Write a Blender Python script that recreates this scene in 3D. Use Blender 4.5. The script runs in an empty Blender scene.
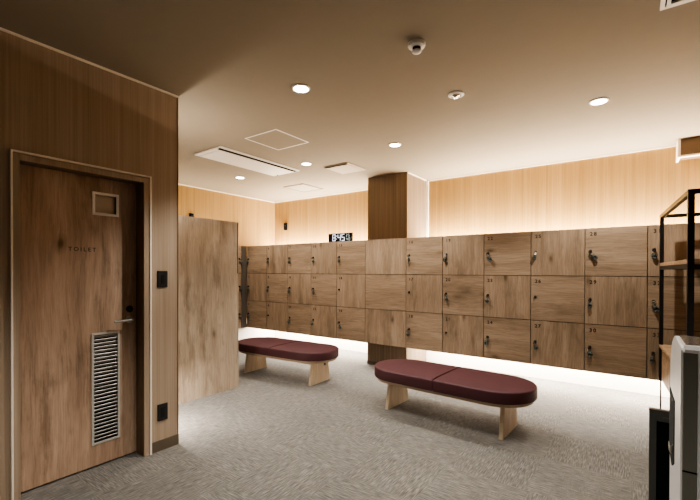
import bpy, bmesh, math, random
from mathutils import Vector, Matrix
random.seed(7)
C = bpy.context.scene.collection
sc = bpy.context.scene
PI = math.pi

# ------------------------------------------------------------------ materials
def new_mat(name):
    m = bpy.data.materials.new(name); m.use_nodes = True
    nt = m.node_tree; b = nt.nodes['Principled BSDF']
    return m, nt, b

def N(nt, t, **kw):
    n = nt.nodes.new(t)
    for k, v in kw.items():
        if k.startswith('i_'):
            n.inputs[k[2:].replace('_', ' ')].default_value = v
        else: setattr(n, k, v)
    return n

def plain(name, col, rough=.5, metal=0, spec=.5, coat=0, emit=None, es=0, noise=0):
    m, nt, b = new_mat(name)
    b.inputs['Base Color'].default_value = (*col, 1)
    b.inputs['Roughness'].default_value = rough
    b.inputs['Metallic'].default_value = metal
    b.inputs['Specular IOR Level'].default_value = spec
    b.inputs['Coat Weight'].default_value = coat
    if emit:
        b.inputs['Emission Color'].default_value = (*emit, 1)
        b.inputs['Emission Strength'].default_value = es
    # soft procedural mottling so that nothing is perfectly uniform
    tc = N(nt, 'ShaderNodeTexCoord'); no = N(nt, 'ShaderNodeTexNoise', i_Scale=14, i_Detail=4)
    nt.links.new(tc.outputs['Object'], no.inputs['Vector'])
    mx = N(nt, 'ShaderNodeMix', data_type='RGBA')
    k = noise or .06
    mx.inputs[6].default_value = (*[c*(1-k) for c in col], 1); mx.inputs[7].default_value = (*[min(1, c*(1+k)) for c in col], 1)
    nt.links.new(no.outputs['Fac'], mx.inputs[0]); nt.links.new(mx.outputs[2], b.inputs['Base Color'])
    return m

def ramp(nt, stops):
    r = N(nt, 'ShaderNodeValToRGB')
    e = r.color_ramp.elements
    while len(e) < len(stops): e.new(.5)
    for i, (p, c) in enumerate(stops):
        e[i].position = p; e[i].color = (*c, 1)
    return r

def wood(name, dark, mid, light, axis='Z', grain=1.0, knots=1.0, rough=.5, smear=.5, rnd=True, flat='Y'):
    m, nt, b = new_mat(name); L = nt.links.new
    tc = N(nt, 'ShaderNodeTexCoord')
    add = N(nt, 'ShaderNodeVectorMath', operation='ADD')
    L(tc.outputs['Object'], add.inputs[0])
    if rnd:
        oi = N(nt, 'ShaderNodeObjectInfo')
        cx = N(nt, 'ShaderNodeCombineXYZ')
        for i, k in enumerate((37.0, 91.0, 53.0)):
            mm = N(nt, 'ShaderNodeMath', operation='MULTIPLY'); mm.inputs[1].default_value = k
            L(oi.outputs['Random'], mm.inputs[0]); L(mm.outputs[0], cx.inputs[i])
        L(cx.outputs[0], add.inputs[1])
    warp = N(nt, 'ShaderNodeTexNoise', i_Scale=2.2, i_Detail=2)
    L(add.outputs[0], warp.inputs['Vector'])
    wsub = N(nt, 'ShaderNodeVectorMath', operation='SUBTRACT'); wsub.inputs[1].default_value = (.5, .5, .5)
    L(warp.outputs['Color'], wsub.inputs[0])
    wsc = N(nt, 'ShaderNodeVectorMath', operation='SCALE'); wsc.inputs['Scale'].default_value = .045
    L(wsub.outputs[0], wsc.inputs[0])
    add2 = N(nt, 'ShaderNodeVectorMath', operation='ADD'); L(add.outputs[0], add2.inputs[0]); L(wsc.outputs[0], add2.inputs[1])
    def stretched(s_across, s_along, detail=4, rgh=.55):
        mp = N(nt, 'ShaderNodeMapping')
        s = [s_across]*3; s['XYZ'.index(axis)] = s_along
        mp.inputs['Scale'].default_value = s
        L(add2.outputs[0], mp.inputs['Vector'])
        n = N(nt, 'ShaderNodeTexNoise', i_Scale=1, i_Detail=detail, i_Roughness=rgh)
        L(mp.outputs[0], n.inputs['Vector']); return n
    broad = stretched(11*grain, 1.0, 6, .62)
    fine = stretched(120*grain, 4, 4, .7)
    r1 = ramp(nt, [(.30, dark), (.5, mid), (.70, light)])
    L(broad.outputs['Fac'], r1.inputs[0])
    # fine fibres
    rf = ramp(nt, [(.33, (.70, .69, .67)), (.58, (1.05, 1.05, 1.05))])
    L(fine.outputs['Fac'], rf.inputs[0])
    mx = N(nt, 'ShaderNodeMix', data_type='RGBA', blend_type='MULTIPLY'); mx.inputs[0].default_value = .85
    L(r1.outputs[0], mx.inputs[6]); L(rf.outputs[0], mx.inputs[7])
    out = mx
    if smear:
        sm = stretched(5.5, 1.7, 6, .65)
        rs = ramp(nt, [(.36, (.50, .48, .45)), (.47, (1, 1, 1))])
        L(sm.outputs['Fac'], rs.inputs[0])
        m2 = N(nt, 'ShaderNodeMix', data_type='RGBA', blend_type='MULTIPLY'); m2.inputs[0].default_value = smear
        L(out.outputs[2], m2.inputs[6]); L(rs.outputs[0], m2.inputs[7]); out = m2
    if knots:
        mp = N(nt, 'ShaderNodeMapping'); s = [4.6]*3; s['XYZ'.index(axis)] = 2.2; s['XYZ'.index(flat)] = .0
        mp.inputs['Scale'].default_value = s; L(add2.outputs[0], mp.inputs['Vector'])
        vo = N(nt, 'ShaderNodeTexVoronoi', i_Scale=1, i_Randomness=1); L(mp.outputs[0], vo.inputs['Vector'])
        rk = ramp(nt, [(.0, (.20, .17, .14)), (.05, (.42, .38, .34)), (.09, (.75, .72, .69)), (.17, (1, 1, 1))])
        L(vo.outputs['Distance'], rk.inputs[0])
        m3 = N(nt, 'ShaderNodeMix', data_type='RGBA', blend_type='MULTIPLY'); m3.inputs[0].default_value = knots
        L(out.outputs[2], m3.inputs[6]); L(rk.outputs[0], m3.inputs[7]); out = m3
    L(out.outputs[2], b.inputs['Base Color'])
    b.inputs['Roughness'].default_value = rough
    b.inputs['Specular IOR Level'].default_value = .3
    bp = N(nt, 'ShaderNodeBump', i_Strength=.12, i_Distance=.002); L(fine.outputs['Fac'], bp.inputs['Height'])
    L(bp.outputs[0], b.inputs['Normal'])
    return m

def slat_wood(name, dark, mid, light):
    """fine vertical straight-grain veneer of the upper walls"""
    m, nt, b = new_mat(name); L = nt.links.new
    tc = N(nt, 'ShaderNodeTexCoord')
    def nz(sx, sz, d):
        mp = N(nt, 'ShaderNodeMapping'); mp.inputs['Scale'].default_value = (sx, sx, sz)
        L(tc.outputs['Object'], mp.inputs['Vector'])
        n = N(nt, 'ShaderNodeTexNoise', i_Scale=1, i_Detail=d, i_Roughness=.6); L(mp.outputs[0], n.inputs['Vector']); return n
    a = nz(24, .25, 4); f = nz(110, 1.2, 2)
    r = ramp(nt, [(.33, dark), (.5, mid), (.66, light)]); L(a.outputs['Fac'], r.inputs[0])
    rf = ramp(nt, [(.3, (.80, .78, .76)), (.65, (1.05, 1.05, 1.05))]); L(f.outputs['Fac'], rf.inputs[0])
    mx = N(nt, 'ShaderNodeMix', data_type='RGBA', blend_type='MULTIPLY'); mx.inputs[0].default_value = .8
    L(r.outputs[0], mx.inputs[6]); L(rf.outputs[0], mx.inputs[7]); L(mx.outputs[2], b.inputs['Base Color'])
    b.inputs['Roughness'].default_value = .55; b.inputs['Specular IOR Level'].default_value = .25
    return m

def carpet_mat():
    m, nt, b = new_mat('grey_woven_carpet'); L = nt.links.new
    tc = N(nt, 'ShaderNodeTexCoord')
    def streak(sx, sy, off):
        mp = N(nt, 'ShaderNodeMapping'); mp.inputs['Scale'].default_value = (sx, sy, 1); mp.inputs['Location'].default_value = off
        L(tc.outputs['Object'], mp.inputs['Vector'])
        n = N(nt, 'ShaderNodeTexNoise', i_Scale=1, i_Detail=3, i_Roughness=.6); L(mp.outputs[0], n.inputs['Vector']); return n
    sx = streak(13, 150, (0, 0, 0)); sy = streak(150, 13, (7, 3, 0))
    ch = N(nt, 'ShaderNodeTexChecker', i_Scale=2.0); L(tc.outputs['Object'], ch.inputs['Vector'])
    wob = N(nt, 'ShaderNodeTexNoise', i_Scale=5, i_Detail=3); L(tc.outputs['Object'], wob.inputs['Vector'])
    fac = N(nt, 'ShaderNodeMath', operation='ADD'); fm = N(nt, 'ShaderNodeMath', operation='MULTIPLY'); fm.inputs[1].default_value = .75
    L(ch.outputs['Fac'], fm.inputs[0])
    L(fm.outputs[0], fac.inputs[0])
    wm = N(nt, 'ShaderNodeMath', operation='MULTIPLY_ADD'); wm.inputs[1].default_value = 1.2; wm.inputs[2].default_value = -.48
    L(wob.outputs['Fac'], wm.inputs[0]); L(wm.outputs[0], fac.inputs[1]); fac.use_clamp = True
    mx = N(nt, 'ShaderNodeMix', data_type='FLOAT'); L(fac.outputs[0], mx.inputs[0]); L(sx.outputs['Fac'], mx.inputs[2]); L(sy.outputs['Fac'], mx.inputs[3])
    r = ramp(nt, [(.30, (.055, .052, .047)), (.5, (.132, .125, .113)), (.70, (.26, .247, .225))]); L(mx.outputs[0], r.inputs[0])
    big = N(nt, 'ShaderNodeTexNoise', i_Scale=1.6, i_Detail=3); L(tc.outputs['Object'], big.inputs['Vector'])
    rb = ramp(nt, [(.3, (.86, .86, .86)), (.7, (1.1, 1.09, 1.08))]); L(big.outputs['Fac'], rb.inputs[0])
    m2 = N(nt, 'ShaderNodeMix', data_type='RGBA', blend_type='MULTIPLY'); m2.inputs[0].default_value = 1
    L(r.outputs[0], m2.inputs[6]); L(rb.outputs[0], m2.inputs[7]); L(m2.outputs[2], b.inputs['Base Color'])
    b.inputs['Roughness'].default_value = .9; b.inputs['Specular IOR Level'].default_value = .1
    b.inputs['Sheen Weight'].default_value = .15
    bp = N(nt, 'ShaderNodeBump', i_Strength=.5, i_Distance=.004); L(mx.outputs[0], bp.inputs['Height']); L(bp.outputs[0], b.inputs['Normal'])
    return m

OAK = ((.225, .158, .103), (.300, .214, .142), (.37, .272, .188))
OAKL = ((.275, .212, .155), (.35, .28, .208), (.42, .343, .26))
DOORC = ((.28, .188, .13), (.42, .292, .205), (.50, .363, .263))
M = dict(
    oak_v=wood('oak_vertical_grain', *OAK, axis='Z', knots=.8),
    oak_h=wood('oak_horizontal_grain', *OAK, axis='X', knots=.8),
    oak_y=wood('oak_grain_along_wall', *OAK, axis='Y', knots=.8),
    panel=wood('pale_greige_oak', *OAKL, axis='Z', knots=.7, smear=.6, flat='X'),
    door=wood('brown_knotty_oak', *DOORC, axis='Z', knots=.9, smear=.7, flat='X'),
    bench=wood('light_beech', (.34, .265, .18), (.42, .33, .23), (.48, .39, .28), axis='X', knots=0, smear=0),
    benchz=wood('light_beech_upright', (.34, .265, .18), (.42, .33, .23), (.48, .39, .28), axis='Z', knots=0, smear=0),
    shelf=wood('shelf_wood', (.30, .19, .11), (.42, .28, .17), (.52, .36, .23), axis='X', knots=0, smear=.2),
    wallwood=slat_wood('fine_vertical_veneer', (.31, .195, .070), (.35, .222, .083), (.39, .25, .098)),
    wallnear=slat_wood('fine_vertical_veneer_brown', (.32, .245, .175), (.355, .275, .20), (.39, .305, .228)),
    colwood=slat_wood('fine_vertical_veneer_column', (.20, .148, .102), (.24, .178, .122), (.275, .205, .142)),
    soffit=plain('dark_brown_soffit', (.15, .10, .06), .6),
    carpet=carpet_mat(),
    ceiling=plain('beige_ceiling_paper', (.285, .245, .188), .8, spec=.2, noise=.03),
    trim=plain('pale_trim', (.85, .78, .68), .5),
    pale=plain('white_lower_wall', (.80, .76, .71), .7, spec=.2, noise=.02),
    white=plain('white_metal', (.80, .76, .70), .45),
    hatch=plain('hatch_panel', (.56, .48, .385), .7, spec=.2, noise=.03),
    dark=plain('black_plastic', (.012, .012, .013), .4),
    slot=plain('dark_slot', (.004, .004, .004), .9, spec=.1),
    gap=plain('carcass_dark', (.05, .033, .02), .8),
    blackmetal=plain('black_powder_coat', (.012, .011, .011), .38, metal=.3),
    steel=plain('brushed_steel', (.55, .53, .50), .3, metal=1),
    alu=plain('satin_aluminium', (.50, .48, .44), .45, metal=.25),
    lock=plain('dark_lock_metal', (.03, .027, .025), .35, metal=.6),
    band=plain('key_band_rubber', (.06, .07, .06), .6),
    tag=plain('key_tag', (.10, .07, .045), .5),
    base=plain('dark_baseboard', (.10, .075, .05), .6),
    jamb=wood('door_frame_wood', (.12, .08, .05), (.19, .13, .085), (.25, .175, .115), axis='Z', knots=0, smear=.3),
    text=plain('dark_lettering', (.045, .032, .022), .6),
    number=plain('number_lettering', (.03, .02, .013), .6),
    frost=plain('frosted_panel', (.50, .40, .30), .35),
    vinyl=plain('burgundy_vinyl', (.062, .020, .024), .6, spec=.3, noise=.12),
    seam=plain('dark_piping', (.04, .012, .012), .6),
    puri=plain('light_grey_plastic', (.62, .62, .62), .4),
    purid=plain('dark_grey_glass', (.03, .036, .04), .75, spec=.05),
    puris=plain('olive_grey_plastic', (.13, .13, .11), .5),
    emit=plain('lamp_lens', (.9, .85, .8), .4, emit=(1, .90, .78), es=22),
    led=plain('led_diffuser', (.9, .85, .75), .4, emit=(1, .82, .6), es=4),
    screen=plain('clock_screen', (.004, .005, .012), .2),
    digit=plain('clock_digit', (.7, .75, .9), .4, emit=(.80, .88, 1), es=.9),
    digit2=plain('clock_small_digit', (.4, .5, .5), .4, emit=(.55, .72, .78), es=.18),
)

# ------------------------------------------------------------------ mesh helpers
def bx(bm, x0, x1, y0, y1, z0, z1, bev=0, mi=0, mat=None):
    v = [bm.verts.new((x, y, z)) for x in (x0, x1) for y in (y0, y1) for z in (z0, z1)]
    if mat is not None:
        for q in v: q.co = mat @ q.co
    fs = [bm.faces.new([v[i] for i in f]) for f in ((0, 1, 3, 2), (4, 6, 7, 5), (0, 4, 5, 1), (2, 3, 7, 6), (0, 2, 6, 4), (1, 5, 7, 3))]
    for f in fs: f.material_index = mi
    if bev:
        es = list({e for f in fs for e in f.edges})
        bmesh.ops.bevel(bm, geom=es, offset=bev, segments=2, affect='EDGES', profile=.6)

def lathe(bm, prof, axis='Z', c=(0, 0, 0), n=28, mi=0):
    """prof: list of (radius, height); closed at both ends"""
    rings = []
    def P(r, h, a):
        u, w = r*math.cos(a), r*math.sin(a)
        p = (u, w, h) if axis == 'Z' else ((h, u, w) if axis == 'X' else (w, h, u))
        return (p[0]+c[0], p[1]+c[1], p[2]+c[2])
    for r, h in prof:
        rings.append([bm.verts.new(P(max(r, 1e-5), h, 2*PI*i/n)) for i in range(n)])
    for a, b in zip(rings, rings[1:]):
        for i in range(n):
            f = bm.faces.new((a[i], a[(i+1) % n], b[(i+1) % n], b[i])); f.material_index = mi
    bm.faces.new(rings[0][::-1]).material_index = mi; bm.faces.new(rings[-1]).material_index = mi

def tube(bm, pts, r, n=10, closed=False, mi=0):
    pts = [Vector(p) for p in pts]; rings = []
    k = len(pts)
    for i, p in enumerate(pts):
        a = pts[(i-1) % k] if (closed or i > 0) else p
        b = pts[(i+1) % k] if (closed or i < k-1) else p
        t = (b-a).normalized()
        up = Vector((0, 0, 1)) if abs(t.z) < .9 else Vector((1, 0, 0))
        s = t.cross(up).normalized(); w = s.cross(t)
        rings.append([bm.verts.new(p + s*r*math.cos(2*PI*j/n) + w*r*math.sin(2*PI*j/n)) for j in range(n)])
    rr = list(zip(rings, rings[1:])) + ([(rings[-1], rings[0])] if closed else [])
    for a, b in rr:
        for j in range(n):
            f = bm.faces.new((a[j], a[(j+1) % n], b[(j+1) % n], b[j])); f.material_index = mi
    if not closed:
        bm.faces.new(rings[0][::-1]); bm.faces.new(rings[-1])

def prism(bm, pts, axis, a0, a1, bev=0, mi=0):
    """pts: 2-D outline; axis: extrusion axis"""
    def P(u, v, a):
        return (a, u, v) if axis == 'X' else ((u, a, v) if axis == 'Y' else (u, v, a))
    A = [bm.verts.new(P(u, v, a0)) for u, v in pts]; B = [bm.verts.new(P(u, v, a1)) for u, v in pts]
    fs = [bm.faces.new(A[::-1]), bm.faces.new(B)]
    k = len(pts)
    for i in range(k): fs.append(bm.faces.new((A[i], A[(i+1) % k], B[(i+1) % k], B[i])))
    for f in fs: f.material_index = mi
    if bev:
        es = [e for e in fs[0].edges] + [e for e in fs[1].edges]
        bmesh.ops.bevel(bm, geom=es, offset=bev, segments=3, affect='EDGES')

def obj(name, bm, mats, parent=None, loc=(0, 0, 0), rot=(0, 0, 0), smooth=False):
    bmesh.ops.recalc_face_normals(bm, faces=bm.faces)
    me = bpy.data.meshes.new(name); bm.to_mesh(me); bm.free()
    for m in (mats if isinstance(mats, (list, tuple)) else [mats]): me.materials.append(m)
    if smooth:
        for p in me.polygons: p.use_smooth = True
    o = bpy.data.objects.new(name, me); C.objects.link(o)
    o.location = loc; o.rotation_euler = rot
    if parent: o.parent = parent
    if smooth:
        try:
            me.set_sharp_from_angle(angle=math.radians(35))
        except Exception: pass
    return o

def box(name, x0, x1, y0, y1, z0, z1, m, parent=None, bev=0, **k):
    bm = bmesh.new(); bx(bm, x0, x1, y0, y1, z0, z1, bev); return obj(name, bm, m, parent, **k)

def thing(name, label, cat, loc=(0, 0, 0), rz=0, group=None):
    o = bpy.data.objects.new(name, None); C.objects.link(o); o.empty_display_size = .1
    o.location = loc; o.rotation_euler = (0, 0, rz)
    o['label'] = label; o['category'] = cat
    if group: o['group'] = group
    return o
def tag(o, label, cat, group=None):
    o['label'] = label; o['category'] = cat
    if group: o['group'] = group
    return o
def struct(o, label=None):
    o['kind'] = 'structure'
    if label: o['label'] = label
    return o

_tcache = {}
def text(name, s, size, m, parent, loc, rot, spacing=1.0, depth=.0008):
    key = (s, size, spacing, m.name)
    if key not in _tcache:
        cu = bpy.data.curves.new('lettering', 'FONT'); cu.body = s; cu.size = size; cu.extrude = depth; cu.offset = .0013 if name == 'door_number' else .0004
        cu.space_character = spacing; cu.align_x = 'LEFT'; cu.align_y = 'BOTTOM'; cu.resolution_u = 3
        t = bpy.data.objects.new('lettering_tmp', cu); C.objects.link(t)
        dg = bpy.context.evaluated_depsgraph_get(); dg.update()
        me = bpy.data.meshes.new_from_object(t.evaluated_get(dg)); me.name = name
        me.materials.clear(); me.materials.append(m)
        bpy.data.objects.remove(t); bpy.data.curves.remove(cu)
        _tcache[key] = me
    o = bpy.data.objects.new(name, _tcache[key]); C.objects.link(o)
    o.location = loc; o.rotation_euler = rot
    if parent: o.parent = parent
    return o

# ------------------------------------------------------------------ dimensions (metres)
H = 2.60
WX = -2.7645; WY = 1.636            # near left (toilet) wall and its end
XL = -5.52; YB = 5.229              # far left wall, back wall
LY = 4.264; LZ0 = .3665; LZ1 = 1.704
PIT = .467; X0 = -5.16
LD = .356                            # locker depth
YF = -1.6

# ------------------------------------------------------------------ room shell
def poly_slab(name, pts, z0, z1, m):
    bm = bmesh.new(); prism(bm, pts, 'Z', z0, z1); return obj(name, bm, m)
XRB, XRF = 1.10, 1.60                # right wall is slightly skewed
outline = [(XL-.1, YF-.1), (XRF+.1, YF-.1), (XRB+.12, YB+.1), (XL-.1, YB+.1)]
struct(poly_slab('floor', outline, -.06, 0, M['carpet']), 'grey woven carpet floor')
struct(poly_slab('ceiling', outline, H, H+.06, M['ceiling']), 'beige ceiling')
struct(box('wall_back', XL-.1, XRB+.12, YB, YB+.1, 0, H, M['wallwood']), 'vertical-grain wood wall behind the lockers')
struct(box('wall_left', XL-.1, XL, WY-.1, YB, 0, H, M['wallwood']), 'vertical-grain wood wall on the far left')
bm = bmesh.new(); prism(bm, [(XRF, YF), (XRF+.1, YF), (XRB+.12, YB), (XRB, YB)], 'Z', 0, H)
struct(obj('wall_right', bm, M['wallnear']))
struct(box('wall_front', WX-.12, XRF+.1, YF-.1, YF, 0, H, M['wallnear']))
# near left wall with the door opening
DY0, DY1, DZ = .690, 1.390, 1.920
bm = bmesh.new()
bx(bm, WX-.12, WX, YF, DY0, 0, H); bx(bm, WX-.12, WX, DY1, WY, 0, H); bx(bm, WX-.12, WX, DY0, DY1, DZ, H)
struct(obj('wall_left_near', bm, M['wallnear']), 'brown wood wall with the toilet door')
struct(box('wall_left_return', XL-.1, WX-.12, WY-.10, WY, 0, H, M['wallnear']))
# column standing behind the lockers
CX0, CX1, CYF = -3.02, -2.405, 4.622
struct(box('wall_column', CX0, CX1, CYF, YB, 0, H, [M['colwood']]), 'square wood-clad column')
struct(box('trim_column_left', CX0-.004, CX1+.004, CYF-.004, CYF, 0, .045, M['base']))
# trims
struct(box('baseboard_back', XL+.006, CX0, YB-.006, YB, 0, .44, M['pale']), 'white lower wall lit under the lockers')  # plain white band over the foot of the wall
struct(box('baseboard_back_right', CX1, XRB, YB-.006, YB, 0, .44, M['pale']), 'white lower wall lit under the lockers')
struct(box('baseboard_far_left', XL, XL+.006, WY, YB, 0, .44, M['pale']))
struct(box('trim_1', WX, WX+.012, YF, WY, H-.012, H, M['trim']))
struct(box('trim_2', WX, WX+.0, WY, WY+.0, 0, .01, M['trim'])) if False else None
struct(box('trim_3', XL, XL+.012, WY, YB, H-.014, H, M['trim']))
struct(box('trim_4', XL, CX0, YB-.012, YB, H-.014, H, M['trim']))
struct(box('trim_5', CX1, .36, YB-.012, YB, H-.014, H, M['trim']))
struct(box('trim_6', CX1, CX1+.03, YB-.03, YB, 1.6, H-.014, M['trim']))
struct(box('trim_7', CX1, CX1+.012, CYF, YB-.03, H-.014, H, M['trim']))
struct(box('trim_8', WX-.001, WX+.003, WY-.006, WY+.003, 0, H-.012, M['jamb']))
struct(box('baseboard_left', WX, WX+.006, 1.431, WY+.003, 0, .075, M['base']))
# bulkhead on the back wall, right
struct(box('wall_bulkhead', .372, XRB+.05, 5.02, YB, 2.437, H, M['soffit']), 'dark boxed bulkhead below the ceiling')
bm = bmesh.new()
bx(bm, .352, .372, 5.0, YB, 2.42, H); bx(bm, .372, XRB+.06, 5.0, 5.05, 2.42, 2.437)
struct(obj('trim_9', bm, M['trim']))

# ------------------------------------------------------------------ toilet door
d = bpy.data.objects.new('door_1', None); C.objects.link(d); d.location = (WX, DY0, 0)
struct(d, 'brown wood door lettered TOILET with louvre and small window')
lx = -.105                                    # leaf face
W_, Hh = DY1-DY0, DZ
# local coords: x out of the wall, y along the wall
bm = bmesh.new()
t = .005
bx(bm, -.12, .0, -.0, t, 0, Hh); bx(bm, -.12, .0, W_-t, W_, 0, Hh); bx(bm, -.12, .0, t, W_-t, Hh-t, Hh)
obj('door_jamb', bm, M['jamb'], d)
bm = bmesh.new()
bx(bm, 0, .010, -.022, .010, 0, Hh+.022, .002); bx(bm, 0, .010, W_-.010, W_+.030, 0, Hh+.022, .002); bx(bm, 0, .010, .010, W_-.010, Hh-.010, Hh+.022, .002)
obj('door_casing', bm, M['wallnear'], d)
bm = bmesh.new()
e = .009
bx(bm, 0, .016, -.031, -.022, 0, Hh+.040); bx(bm, 0, .016, W_+.030, W_+.041, 0, Hh+.040); bx(bm, 0, .016, -.022, W_+.030, Hh+.030, Hh+.040)
obj('casing_edge', bm, M['trim'], d)['label'] = 'pale thin edge around the door frame'
# leaf with cut-outs for the louvre and the window
ly = lambda wy: wy-DY0
wl0, wl1, wz0, wz1 = ly(1.118), ly(1.248), 1.682, 1.800
gl0, gl1, gz0, gz1 = ly(1.110), ly(1.256), .165, .872
bm = bmesh.new()
T0, T1 = lx-.035, lx
ya, yb = t+.003, W_-t-.003
zs = [.012, gz0, gz1, wz0, wz1, Hh-t-.003]
bx(bm, T0, T1, ya, yb, zs[0], zs[1]); bx(bm, T0, T1, ya, yb, zs[2], zs[3]); bx(bm, T0, T1, ya, yb, zs[4], zs[5])
bx(bm, T0, T1, ya, gl0, zs[1], zs[2]); bx(bm, T0, T1, gl1, yb, zs[1], zs[2])
bx(bm, T0, T1, ya, wl0, zs[3], zs[4]); bx(bm, T0, T1, wl1, yb, zs[3], zs[4])
bmesh.ops.remove_doubles(bm, verts=bm.verts, dist=1e-5)
obj('door_leaf', bm, M['door'], d)
leaf = d
def frame_bm(y0, y1, z0, z1, w, x0, x1):
    bm = bmesh.new()
    bx(bm, x0, x1, y0-w, y0, z0-w, z1+w, .001); bx(bm, x0, x1, y1, y1+w, z0-w, z1+w, .001)
    bx(bm, x0, x1, y0, y1, z0-w, z0, .001); bx(bm, x0, x1, y0, y1, z1, z1+w, .001); return bm
wf = obj('window_frame', frame_bm(wl0, wl1, wz0, wz1, .017, lx-.03, lx+.006), M['white'], d)
wf['label'] = 'pale metal frame of the small window'
box('window_pane', lx-.022, lx-.018, wl0, wl1, wz0, wz1, M['frost'], wf)
lv = obj('louvre_frame', frame_bm(gl0, gl1, gz0, gz1, .015, lx-.03, lx+.005), M['alu'], d)
lv['label'] = 'tall narrow silver ventilation louvre'
bm = bmesh.new(); ns = 29
for i in range(ns):
    zc = gz0+(i+.5)*(gz1-gz0)/ns
    mt = Matrix.Translation((lx-.010, 0, zc)) @ Matrix.Rotation(math.radians(-38), 4, 'Y')
    bx(bm, -.012, .012, gl0, gl1, -.0015, .0015, mat=mt)
obj('louvre_slats', bm, M['alu'], lv)
box('louvre_back', lx-.034, lx-.030, gl0, gl1, gz0, gz1, M['slot'], lv)
# lever handle and lock
hy = ly(1.335)
bm = bmesh.new(); lathe(bm, [(.026, 0), (.026, .006), (.012, .009), (.010, .05), (.0, .052)], 'X', (lx, hy, .958), 20)
tube(bm, [(lx+.045, hy, .958), (lx+.047, hy-.03, .958), (lx+.045, hy-.07, .956), (lx+.040, hy-.115, .954)], .008, 10)
obj('door_handle', bm, M['steel'], d, smooth=True)
bm = bmesh.new(); lathe(bm, [(.024, 0), (.024, .007), (.010, .010), (.010, .02), (0, .02)], 'X', (lx, hy, 1.030), 20)
obj('door_lock', bm, M['lock'], d, smooth=True)
text('door_lettering', 'TOILET', .036, M['text'], d, (lx+.0006, ly(.966), 1.416), (PI/2, 0, PI/2), 1.45)

# ------------------------------------------------------------------ wall plates on the near left wall
def plate(z0, z1, label, kind):
    t = thing(kind, label, 'switch' if 'switch' in kind else 'socket', (WX, 1.515, (z0+z1)/2))
    hz = (z1-z0)/2
    box('plate', 0, .008, -.037, .037, -hz, hz, M['dark'], t, .003)
    if 'switch' in kind:
        box('rocker', .008, .0115, -.013, .013, -.034, .034, M['blackmetal'], t, .001)
    else:
        bm = bmesh.new(); bx(bm, .008, .010, -.015, .015, -.036, .036, .001); obj('socket_insert', bm, M['blackmetal'], t)
plate(1.180, 1.298, 'black rectangular switch plate on the brown wall beside the toilet door handle', 'light_switch')
plate(.216, .336, 'black socket plate low on the brown wall just above the baseboard', 'wall_socket')

# ------------------------------------------------------------------ partition
pt = thing('partition_panel', 'pale greyish oak partition standing between the toilet wall and the far benches', 'partition', (-3.573, WY, 0))
PL = 2.834-WY
box('panel', -.05, 0, 0, PL-.012, .0, 1.838, M['panel'], pt)
bm = bmesh.new(); bx(bm, -.05, .001, PL-.012, PL, 0, 1.838)
obj('edge_band', bm, M['panel'], pt)
box('edge_channel', -.02, .002, PL-.016, PL-.009, 1.27, 1.838, M['gap'], pt)['label'] = 'dark narrow channel down the upper edge'

# ------------------------------------------------------------------ lockers
def add_lock(door, x, z, face, kind, rnd):
    """x,z local on the door; face: local y of door front (door front looks to -y)"""
    bm = bmesh.new()
    lathe(bm, [(.013, 0), (.013, -.006), (.010, -.012), (.009, -.018), (0, -.018)], 'Y', (x, face, z), 16)
    obj('lock_cylinder', bm, M['lock'], door, smooth=True)
    if kind == 0:
        return
    bm = bmesh.new(); k = z-.004
    # key bow
    tube(bm, [(x+.011*math.cos(a), face-.026, k-.006+.011*math.sin(a)) for a in [2*PI*i/12 for i in range(12)]], .003, 6, True)
    bx(bm, x-.003, x+.003, face-.024, face-.012, k-.003, k+.003)
    obj('key', bm, M['steel' if kind == 3 else 'lock'], door, smooth=True)
    # coiled wrist band hanging below the key
    bm = bmesh.new(); lean = rnd.uniform(-.012, .02); zz = k-.030; r = rnd.uniform(.011, .017)
    for j in range(3):
        cx, cz = x+lean*(1+.3*j)+.004*j, zz-r*1.25-.005*j
        tube(bm, [(cx+r*(.75+.08*j)*math.cos(a), face-.012-.008*j-.004*math.sin(3*a), cz+r*1.15*math.sin(a)) for a in [2*PI*i/18 for i in range(18)]], .0055, 7, True)
    obj('wrist_band', bm, M['band'], door, smooth=True)
    if kind in (2, 3):
        bm = bmesh.new(); bx(bm, x-.012, x+.008, face-.014, face-.006, zz-.026, zz+.002, .003)
        obj('number_tag', bm, M['tag'], door)

def locker_unit(loc, rz, w, numbers, label, hpar, mirror=False, group='three-door locker columns', skip=()):
    t = thing('locker_unit' if numbers else 'locker_filler', label, 'locker', loc, rz, group)
    h = LZ1-LZ0; rh = h/3; g = .003
    box('carcass', .0005, w-.0005, .020, LD, .0, h, M['gap'] if False else M['oak_v'], t)
    box('carcass_front', .002, w-.002, .012, .020, .002, h-.002, M['gap'], t)
    for r in range(3):
        z1 = h-r*rh; z0 = z1-rh
        par = (r+hpar) % 2
        D = box('door' if numbers else 'panel', g, w-g, 0, .0125, z0+g, z1-g, M['oak_h'] if par == 0 else M['oak_v'], t, .0012)
        if numbers:
            n = numbers[r]
            if n: text('door_number', str(n), .047, M['number'], D, (.038 if not mirror else w-.10, -.0006, z1-.080), (PI/2, 0, 0), 1.32)
            rnd = random.Random(n*13+5 if n else r)
            kind = 0 if n in skip else rnd.choice((1, 1, 2, 2, 3))
            add_lock(D, (.043 if not mirror else w-.043), z1-.212, 0, kind, rnd)
    return t

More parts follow.
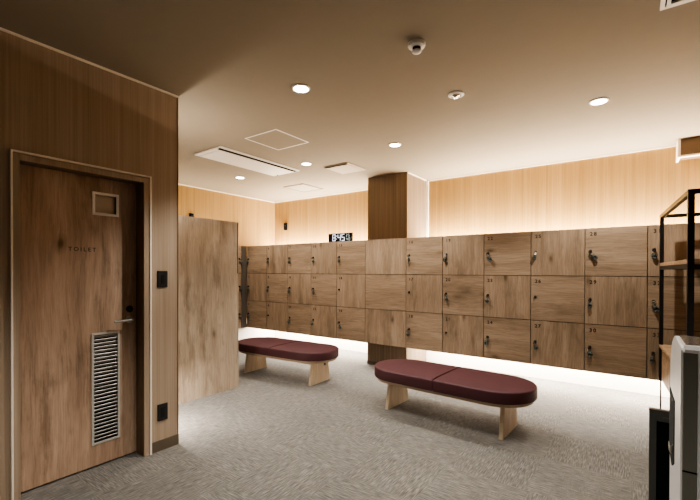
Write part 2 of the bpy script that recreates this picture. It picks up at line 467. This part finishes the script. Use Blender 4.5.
xs = [X0+PIT*i for i in range(5)]
xb = X0+PIT*5                       # blank panel
xr0 = X0+PIT*6.27
desc_l = ['at the far left end of the back row',
          'second from the left end of the back row', 'third from the left end, far bench in front',
          'just left of and partly under the digital clock', 'directly left of the blank column panel']
for i, x in enumerate(xs):
    n = 3*i+1
    locker_unit((x, LY, LZ0), 0, PIT, (n, n+1, n+2), 'oak locker column numbered %d to %d, %s' % (n, n+2, desc_l[i]), i % 2, skip=(14, 6))
locker_unit((xb, LY, LZ0), 0, xr0-xb, None, 'blank oak front without locks covering the column between locker columns', 1, group=None)
desc_r = ['directly right of the blank column panel', 'second right of the blank column panel', 'third right of the blank panel',
          'between columns 22 to 24 and 28 to 30', 'left of the black metal rack', 'partly behind the black metal rack post', 'at the right wall behind the rack']
for i in range(7):
    n = 16+3*i; x = xr0+PIT*i
    locker_unit((x, LY, LZ0), 0, PIT, (n, n+1, n+2), 'oak locker column numbered %d to %d, %s' % (n, n+2, desc_r[i]), i % 2, skip=(17, 26, 21))
# bank on the left wall, fronts facing the room
fill = thing('corner_filler', 'dark narrow corner filler where the left lockers meet the back row', 'locker panel', (X0, LY-.006, LZ0), PI/2)
box('panel', -.10, 0, 0, LD-.01, 0, LZ1-LZ0, plain('filler_dark_grey', (.10, .085, .07), .6), fill)
for j, yy in enumerate((LY-.11-PIT, LY-.11-2*PIT)):
    locker_unit((X0+.0, yy, LZ0), PI/2, PIT, (0, 0, 0), ['oak locker column on the left wall, its edge seen beside the partition', 'oak locker column on the left wall hidden behind the partition'][j], j, mirror=True, group='left wall locker columns')
# short pieces carrying the floating lockers: ledge between lockers and wall hiding the LED strips
ZT = LZ1
for k, (a, b) in enumerate(((XL+.0, CX0), (CX1, XRB+.02))):
    struct(box('trim_ledge_%d' % (k+1), a+.002, b-.002, LY+LD+.002, YB-.002, .46, 1.56, M['trim']), 'boxed service ledge behind the lockers')
struct(box('trim_ledge_3', XL, X0-.0, WY+.02, LY-.11-2*PIT-.005, .46, 1.56, M['trim']))

# ------------------------------------------------------------------ clock on the lockers
ck = thing('digital_clock', 'black digital clock reading 8:45 standing on the lockers left of the column', 'clock', (-3.507, LY+.085, LZ1))
CW, CH = .405, .122
box('case', 0, CW, 0, .03, 0, CH, M['dark'], ck, .004)
scn = box('display', .006, CW-.006, -.002, 0, .006, CH-.006, M['screen'], ck)
SEG = {'8': 'abcdefg', '4': 'fgbc', '5': 'afgcd', '2': 'abged', '0': 'abcdef'}
def seg_digits(name, s, x, z, w, h, gap, th, m, parent):
    for ch in s:
        bm = bmesh.new(); y0, y1 = -.0045, -.002
        if ch == ':':
            bx(bm, x, x+th, y0, y1, z+h*.25, z+h*.25+th); bx(bm, x, x+th, y0, y1, z+h*.66, z+h*.66+th); adv = th+gap
        else:
            sg = SEG[ch]; q = th*.5
            for k in sg:
                if k == 'a': bx(bm, x+q, x+w-q, y0, y1, z+h-th, z+h)
                if k == 'd': bx(bm, x+q, x+w-q, y0, y1, z, z+th)
                if k == 'g': bx(bm, x+q, x+w-q, y0, y1, z+h/2-th/2, z+h/2+th/2)
                if k == 'f': bx(bm, x, x+th, y0, y1, z+h/2, z+h-q)
                if k == 'b': bx(bm, x+w-th, x+w, y0, y1, z+h/2, z+h-q)
                if k == 'e': bx(bm, x, x+th, y0, y1, z+q, z+h/2)
                if k == 'c': bx(bm, x+w-th, x+w, y0, y1, z+q, z+h/2)
            adv = w+gap
        obj(name, bm, m, parent); x += adv
seg_digits('digit', '8:45', .074, .014, .054, .094, .014, .0095, M['digit'], scn)
seg_digits('small_digit', '25', .312, .066, .024, .040, .010, .006, M['digit2'], scn)
seg_digits('small_digit', '40', .312, .014, .028, .042, .012, .007, M['digit2'], scn)

# small black wall devices
def sensor(loc, rz, label, w, h):
    t = thing('wall_sensor', label, 'sensor', loc, rz)
    box('housing', -w/2, w/2, -.03, 0, 0, h, M['slot'], t, .006)
    bm = bmesh.new(); lathe(bm, [(.012, -.030), (.010, -.034), (0, -.035)], 'Y', (0, 0, h*.6), 14); obj('lens', bm, M['blackmetal'], t)
sensor((-5.225, YB, 2.055), 0, 'small black upright device on the back wall near its left corner', .07, .13)
sensor((XL, 3.48, 2.09), PI/2, 'small black device on the left wall peeking above the partition', .06, .088)

# ------------------------------------------------------------------ benches
def stadium(L, W, r, n=20):
    """outline with full rounded ends (superellipse-like half rounds)"""
    pts = []
    R_ = W/2; ex = r
    for i in range(n+1):
        a = -PI/2+PI*i/n; pts.append((L/2-ex+ex*math.cos(a), R_*math.sin(a)))
    for i in range(n+1):
        a = PI/2+PI*i/n; pts.append((-L/2+ex+ex*math.cos(a), R_*math.sin(a)))
    return pts
def half(pts, side, gapx):
    return [(x, y) for x, y in pts if (x > 0) == (side > 0)] if False else None
def cushion_bm(L, W, r, side, z0, z1):
    """one half of the seat, rounded outer end, soft edges"""
    n = 24; pts = []
    for i in range(n+1):
        a = -PI/2+PI*i/n
        pts.append((L/2-r+r*math.cos(a), W/2*math.sin(a)))
    pts = [(.002, -W/2)] + [( .15, -W/2), (.28, -W/2)] + pts + [(.28, W/2), (.15, W/2), (.002, W/2)]
    # concentric layers: bottom, side, rounded shoulder, crowned top
    bm = bmesh.new()
    h = z1-z0
    layers = [(.012, 0), (.003, .003), (.0, .010), (.0, h-.012), (.002, h-.006), (.006, h-.002), (.012, h), (.04, h+.003), (.09, h+.006), (.16, h+.007)]
    cx = L/4
    def inset(p, d):
        x, y = p
        # inset toward the centre line; the flat inner side stays nearly straight with a small roll
        yy = y*(1-d/(W/2))
        if x < .01:
            xx = x+min(d, .008)
        else:
            ax = L/2-r
            if x > ax: xx = ax+(x-ax)*(1-d/r)
            else: xx = x
        return xx, yy
    rings = []
    for d, z in layers:
        rings.append([bm.verts.new((side*inset(p, d)[0], inset(p, d)[1], z0+z)) for p in pts])
    k = len(pts)
    for a, b in zip(rings, rings[1:]):
        for i in range(k):
            bm.faces.new((a[i], a[(i+1) % k], b[(i+1) % k], b[i]))
    bm.faces.new(rings[0]); bm.faces.new(rings[-1])
    return bm
def make_bench(loc, rz, label):
    t = thing('padded_bench', label, 'bench', loc, rz, 'burgundy padded benches')
    L_, W_ = 1.47, .60
    for s in (-1, 1):
        cu = obj('cushion', cushion_bm(L_, W_, .31, s, .296, .392), M['vinyl'], t, smooth=True)
    bm = bmesh.new(); prism(bm, stadium(L_-.05, W_-.06, .28), 'Z', .268, .296, .003)
    obj('seat_board', bm, M['bench'], t, smooth=True)
    for s in (-1, 1):
        x = s*.525; bm = bmesh.new()
        prism(bm, [(-.190, 0), (.190, 0), (.145, .268), (-.145, .268)], 'X', x-.017, x+.017, .002)
        lg = obj('leg', bm, M['benchz'], t)
        bm = bmesh.new(); bx(bm, x+s*.017, x+s*.019, .06, .095, .185, .22); obj('joint_plug', bm, M['lock'], lg)
    box('stretcher', -.508, .508, -.02, .02, .190, .262, M['bench'], t, .003)
    return t
make_bench((-1.335, 3.355, 0), math.radians(-3), 'long burgundy two-cushion bench on light wood legs, nearest the camera')
make_bench((-3.49, 3.49, 0), math.radians(3), 'burgundy two-cushion bench farther left, its end hidden by the partition')

# ------------------------------------------------------------------ rack with a cabinet, right
rk = thing('metal_rack', 'tall black metal rack with wood shelf and low wood cabinet at the right', 'shelf rack', (.190, 4.11, 0), math.radians(3.6))
RW, RD, RT = .72, 1.20, 1.765       # local: x to the right, y towards the camera is negative
p_ = .026
for (x, y) in ((0, 0), (0, -RD), (RW, 0), (RW, -RD)):
    w = p_ if y == 0 else p_*1.15
    x0, x1 = (x-w/2, x+w/2) if x == 0 else (x-w, x)
    y0, y1 = (y-p_, y) if y == 0 else (y, y+p_)
    bm = bmesh.new(); bx(bm, x0, x1, y0, y1, .41, RT); bx(bm, (x0+x1)/2-.005, (x0+x1)/2+.005, (y0+y1)/2-.005, (y0+y1)/2+.005, 0, .41)
    obj('post', bm, M['blackmetal'], rk)
bm = bmesh.new()
bx(bm, -p_/2, RW, -p_, 0, RT-p_, RT); bx(bm, -p_/2, RW, -RD, -RD+p_, RT-p_, RT)
bx(bm, -p_/2, p_/2, -RD+p_, -p_, RT-p_, RT); bx(bm, RW-p_, RW, -RD+p_, -p_, RT-p_, RT)
obj('top_frame', bm, M['blackmetal'], rk)
sh = box('shelf', -.013, RW-.005, -RD+.005, -.005, 1.345, 1.372, M['shelf'], rk, .002)
bm = bmesh.new()
bx(bm, -p_/2, RW, -RD, -RD+.02, 1.318, 1.343); bx(bm, -p_/2, RW, -.02, 0, 1.318, 1.343); bx(bm, -p_/2, p_/2-.006, -RD+.02, -.02, 1.318, 1.343)
obj('shelf_rail', bm, M['blackmetal'], rk)
cb = box('cabinet_box', .004, RW-.03, -RD+.03, -.004, .415, .655, M['shelf'], rk, .003)
box('cabinet_top', -.012, RW-.01, -RD+.03, -.0, .682, .705, M['shelf'], rk, .003)
box('shadow_gap', .012, RW-.04, -RD+.04, -.012, .655, .682, M['gap'], rk)

# ------------------------------------------------------------------ low panel
bn = thing('standing_panel', 'low black framed panel standing on the carpet beside the grey air purifier', 'panel', (.072, 2.50, 0))
bw, bh = .36, .60
shellm = plain('frame_grey', (.045, .048, .045), .5)
bm = bmesh.new(); bx(bm, 0, .030, 0, .03, .012, bh, .002); bx(bm, bw-.03, bw, 0, .03, .012, bh, .002); bx(bm, .03, bw-.03, 0, .03, bh-.05, bh); bx(bm, .03, bw-.03, 0, .03, .012, .05)
obj('frame', bm, shellm, bn)
box('infill', .03, bw-.03, .010, .026, .05, bh-.05, M['slot'], bn)
box('top_rim', -.001, bw+.001, -.002, .032, bh, bh+.006, plain('rim_brown', (.05, .035, .028), .6), bn, .001)
for x in (.02, bw-.05):
    box('foot', x, x+.03, -.02, .10, 0, .012, M['dark'], bn, .002)
box('clip', .055, .10, -.006, 0, bh-.045, bh-.025, shellm, bn, .002)

# ------------------------------------------------------------------ air purifier
ap = thing('air_purifier', 'light grey upright air purifier with dark top panel at the right edge', 'air purifier', (.140, 1.80, 0))
AW, AD, AH = .42, .48, 1.04
bm = bmesh.new()
prism(bm, [(0, .01), (0, AH-.012), (.012, AH), (.27, AH), (.34, AH-.012), (.40, AH-.038), (.45, AH-.078), (.475, AH-.12), (AD, AH-.17), (AD, .01)], 'X', 0, AW, .009)
obj('housing', bm, M['puri'], ap, smooth=True)
box('foot', .03, AW-.03, .03, AD-.03, 0, .012, M['dark'], ap)
cp = box('control_panel', .014, .20, .035, .27, AH-.001, AH+.003, plain('control_panel_brown', (.10, .085, .075), .25), ap, .001)
box('touch_strip', .075, .19, .045, .20, AH+.003, AH+.0045, M['dark'], cp)
box('recessed_front', .005, .044, -.003, .02, .03, AH-.022, M['puris'], ap, .002)
box('front_seam', .005, .044, -.0042, -.002, .60, .605, M['slot'], ap)
box('front_cover', .047, AW-.006, -.008, .02, .02, AH-.018, plain('front_cover_grey', (.42, .43, .43), .4), ap, .004)
bm = bmesh.new()
prism(bm, [(.23, .785), (.235, .53), (.33, .485), (AD-.012, .505), (AD-.012, .785)], 'X', -.003, .004, .001)
vt = obj('side_vent', bm, M['purid'], ap)
for i in range(4):
    bm = bmesh.new()
    tube(bm, [(-.004, .25+.03*i, .60-.012*i), (-.006, .31+.028*i, .545-.006*i), (-.004, .40+.018*i, .53+.004*i)], .003, 6)
    obj('vent_fin', bm, M['puris'], vt, smooth=True)

# ------------------------------------------------------------------ ceiling fittings
def downlight(x, y, label, power, size=112, blend=.5, r=.066):
    t = thing('ceiling_downlight', label, 'downlight', (x, y, H), 0, 'recessed round downlights')
    bm = bmesh.new(); lathe(bm, [(r*.78, -.001), (r*.80, -.008), (r*.97, -.006), (r, -.001)], n=36)
    obj('trim_ring', bm, M['white'], t, smooth=True)
    bm = bmesh.new(); lathe(bm, [(r*.80, -.002), (r*.80, -.0085), (r*.5, -.010), (0, -.0105)], n=36)
    obj('lens', bm, M['emit'], t, smooth=True)
    ld = bpy.data.lights.new('downlight_lamp', 'SPOT'); ld.energy = power; ld.color = (1, .95, .87)
    ld.spot_size = math.radians(size); ld.spot_blend = blend; ld.shadow_soft_size = .025
    lo = bpy.data.objects.new('lamp', ld); C.objects.link(lo); lo.parent = t; lo.location = (0, 0, -.05)
P1 = 105
downlight(-1.922, 2.07, 'bright round downlight in the ceiling nearest the toilet wall corner', P1)
downlight(-.217, 3.544, 'round downlight in the ceiling above the right-hand lockers', P1)
downlight(-1.989, 3.55, 'round downlight in the ceiling just right of the wood column top', P1)
downlight(-3.215, 3.558, 'small round downlight in the ceiling beside the long white air conditioner', P1*.8)
downlight(-4.443, 3.549, 'farthest-left round downlight in the ceiling near the left wall', P1*.8)
downlight(-.715, 1.72, 'round downlight at the very top edge of the view', P1*.7)
downlight(-3.31, 1.87, 'round downlight in the passage behind the toilet wall corner', P1*.5)
downlight(-.9, .15, 'added unseen fill downlight in the ceiling behind the viewpoint', P1*1.1, 112)  # added fill out of view, brightens the toilet wall and door
downlight(.55, -.4, 'added unseen fill downlight in the ceiling far behind the viewpoint', P1*.5, 112)  # second added fill, unseen, lifts the ambient level of the closed room

# smoke detector
t = thing('smoke_detector', 'small domed smoke detector on the ceiling near the top centre', 'smoke detector', (-1.01, 2.05, H))
bm = bmesh.new(); lathe(bm, [(.050, 0), (.050, -.012), (.046, -.020), (.030, -.024), (.0, -.024)], n=30); obj('base', bm, M['white'], t, smooth=True)
bm = bmesh.new(); lathe(bm, [(.024, -.024), (.022, -.040), (.0, -.040)], n=24); obj('neck', bm, M['lock'], t, smooth=True)
bm = bmesh.new(); lathe(bm, [(.024, -.040), (.028, -.044), (.025, -.050), (.012, -.056), (0, -.056)], n=24); obj('cap', bm, M['white'], t, smooth=True)
# flush sprinkler
t = thing('ceiling_sprinkler', 'flat round sprinkler rosette on the ceiling below the smoke detector', 'sprinkler', (-1.063, 2.807, H))
bm = bmesh.new(); lathe(bm, [(.060, 0), (.058, -.006), (.040, -.010), (.034, -.006), (.0, -.005)], n=30); obj('rosette', bm, M['white'], t, smooth=True)
bm = bmesh.new(); lathe(bm, [(.026, -.006), (.024, -.014), (.012, -.016), (.010, -.022), (.018, -.024), (0, -.025)], n=20); obj('nozzle', bm, M['steel'], t, smooth=True)

def hatch(name, cat, label, x0, x1, y0, y1, w, drop, fm, pm, group=None):
    t = thing(name, label, cat, ((x0+x1)/2, (y0+y1)/2, H), 0, group)
    a, b = (x1-x0)/2, (y1-y0)/2; bm = bmesh.new()
    bx(bm, -a, a, -b, -b+w, -drop, 0); bx(bm, -a, a, b-w, b, -drop, 0); bx(bm, -a, -a+w, -b+w, b-w, -drop, 0); bx(bm, a-w, a, -b+w, b-w, -drop, 0)
    obj('frame', bm, fm, t); box('panel', -a+w, a-w, -b+w, b-w, -drop*.5, 0, pm, t); return t
hatch('access_hatch', 'access hatch', 'square ceiling access hatch with thin pale outline, nearest the camera', -3.10, -2.66, 2.53, 2.985, .012, .004, M['white'], M['ceiling'])
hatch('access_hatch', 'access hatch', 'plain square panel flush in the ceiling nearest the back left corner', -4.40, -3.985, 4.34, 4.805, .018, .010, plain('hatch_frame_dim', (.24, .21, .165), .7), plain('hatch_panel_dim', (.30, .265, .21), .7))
# square vent
t = thing('ceiling_vent', 'square white ceiling vent with a dark slot, left of the column', 'vent', (-2.955, 3.99, H))
box('frame', -.185, .185, -.195, .205, -.012, 0, M['hatch'], t, .002)
box('plate', -.150, .150, -.155, .165, -.018, -.012, M['hatch'], t, .002)
box('slot', -.175, .165, -.190, -.162, -.0155, -.0115, M['slot'], t)
# long air conditioner
t = thing('air_conditioner', 'long white ceiling air conditioner panel with a dark slot', 'air conditioner', (-3.735, 3.14, H))
box('panel', -.235, .245, -.60, .60, -.014, 0, M['white'], t, .003)
box('intake_plate', -.20, .155, -.55, .55, -.020, -.014, M['white'], t, .002)
box('outlet_slot', .17, .215, -.585, .575, -.0185, -.0135, M['slot'], t)
bm = bmesh.new(); lathe(bm, [(.010, -.014), (.010, -.022), (0, -.022)], c=(-.14, .575, 0), n=12); obj('indicator', bm, M['dark'], t)
# grille at the top right
t = thing('ceiling_grille', 'white framed square ceiling grille at the top right corner', 'vent', (.101, 2.475, H))
S_ = .60
bm = bmesh.new()
def ring(bm, o, w, z0, z1):
    bx(bm, o, S_-o, -o-w, -o, z0, z1); bx(bm, o, S_-o, -S_+o, -S_+o+w, z0, z1); bx(bm, o, o+w, -S_+o+w, -o-w, z0, z1); bx(bm, S_-o-w, S_-o, -S_+o+w, -o-w, z0, z1)
ring(bm, 0, .018, -.012, 0); ring(bm, .024, .016, -.016, 0); obj('frame', bm, M['white'], t)
box('back', .018, S_-.018, -S_+.018, -.018, -.004, 0, M['slot'], t)
bm = bmesh.new()
for i in range(9):
    y = -.075-i*.054; bx(bm, .04, S_-.04, y-.004, y+.004, -.012, -.004)
obj('louvre_blades', bm, M['base'], t)

# ------------------------------------------------------------------ LED coves
def strip(name, x, y, z, L, alongx, up, power, width=.03, col=(1, .86, .68), tilt=0):
    ld = bpy.data.lights.new(name, 'AREA'); ld.shape = 'RECTANGLE'; ld.size = L; ld.size_y = width; ld.energy = power; ld.color = col
    o = bpy.data.objects.new(name, ld); C.objects.link(o); o.location = (x, y, z)
    rz = 0 if alongx else PI/2
    o.rotation_euler = ((PI if up else 0)+tilt, 0, rz)
    return o
struct(box('trim_console', -3.50, -2.98, WY, WY+.09, .30, .34, M['jamb']))
struct(box('trim_cabinet', -3.50, -2.98, WY, WY+.10, 1.30, 1.72, M['jamb']))
strip('cove_light', -3.24, WY+.05, 1.735, .5, True, True, 11, .06, (1, .88, .74))
strip('cove_light', -3.24, WY+.05, .295, .5, True, False, 24, .06, (1, .90, .80), tilt=.5)
yy = 5.12
strip('cove_light', (XL+CX0)/2, yy, 1.60, 2.4, True, True, 150)
strip('cove_light', (CX1+XRB)/2, yy, 1.60, 3.4, True, True, 205)
strip('cove_light', -5.30, 3.0, 1.76, 2.2, False, True, 16, .05)
strip('cove_light', (XL+CX0)/2, 5.02, .445, 2.4, True, False, 110, .12, (1, .89, .76))
strip('cove_light', (CX1+XRB)/2, 5.02, .445, 3.4, True, False, 155, .12, (1, .89, .76))
for a, b in ((XL+.08, CX0-.05), (CX1+.05, XRB-.03)):
    for z0, z1 in ((1.562, 1.575), (.447, .458)):
        y0 = yy-.01 if z0 > 1 else 5.02
        s = box('led_strip', a, b, y0, y0+.02, z0, z1, M['led'], bpy.data.objects['trim_ledge_%d' % (1 if a < -4 else 2)])
# bearer rails that carry the floating lockers
struct(box('trim_rail_1', XL+.002, XRB-.03, 4.52, CYF-.002, .328, LZ0-.0005, M['gap']))
struct(box('trim_rail_2', XL+.002, X0-.22, LY-.11-2*PIT, 4.50, .328, LZ0-.0005, M['gap']))

# dim world
w = bpy.data.worlds.new('world'); sc.world = w; w.use_nodes = True
w.node_tree.nodes['Background'].inputs[0].default_value = (.5, .45, .4, 1); w.node_tree.nodes['Background'].inputs[1].default_value = .05

# ------------------------------------------------------------------ camera
cam = bpy.data.cameras.new('camera'); co = bpy.data.objects.new('camera', cam); C.objects.link(co); sc.camera = co
yaw, pi_, ro, f, cy = .6237, -.0069, .0024, 393.03, 273.74
F = Vector((-math.sin(yaw), math.cos(yaw), 0)); R = Vector((math.cos(yaw), math.sin(yaw), 0)); U = Vector((0, 0, 1))
F2 = F*math.cos(pi_)+U*math.sin(pi_); U2 = U*math.cos(pi_)-F*math.sin(pi_)
R3 = R*math.cos(ro)+U2*math.sin(ro); U3 = U2*math.cos(ro)-R*math.sin(ro)
m = Matrix((R3, U3, -F2)).transposed().to_4x4(); m.translation = (0, 0, 1.3)
co.matrix_world = m
cam.sensor_fit = 'HORIZONTAL'; cam.sensor_width = 36; cam.lens = f/700*36
cam.shift_y = (cy-250)/700; cam.clip_start = .05

sc.view_settings.view_transform = 'AgX'
sc.view_settings.look = 'AgX - Medium High Contrast'
sc.view_settings.exposure = 0.12
sc.cycles.use_denoising = True
sc.cycles.max_bounces = 8
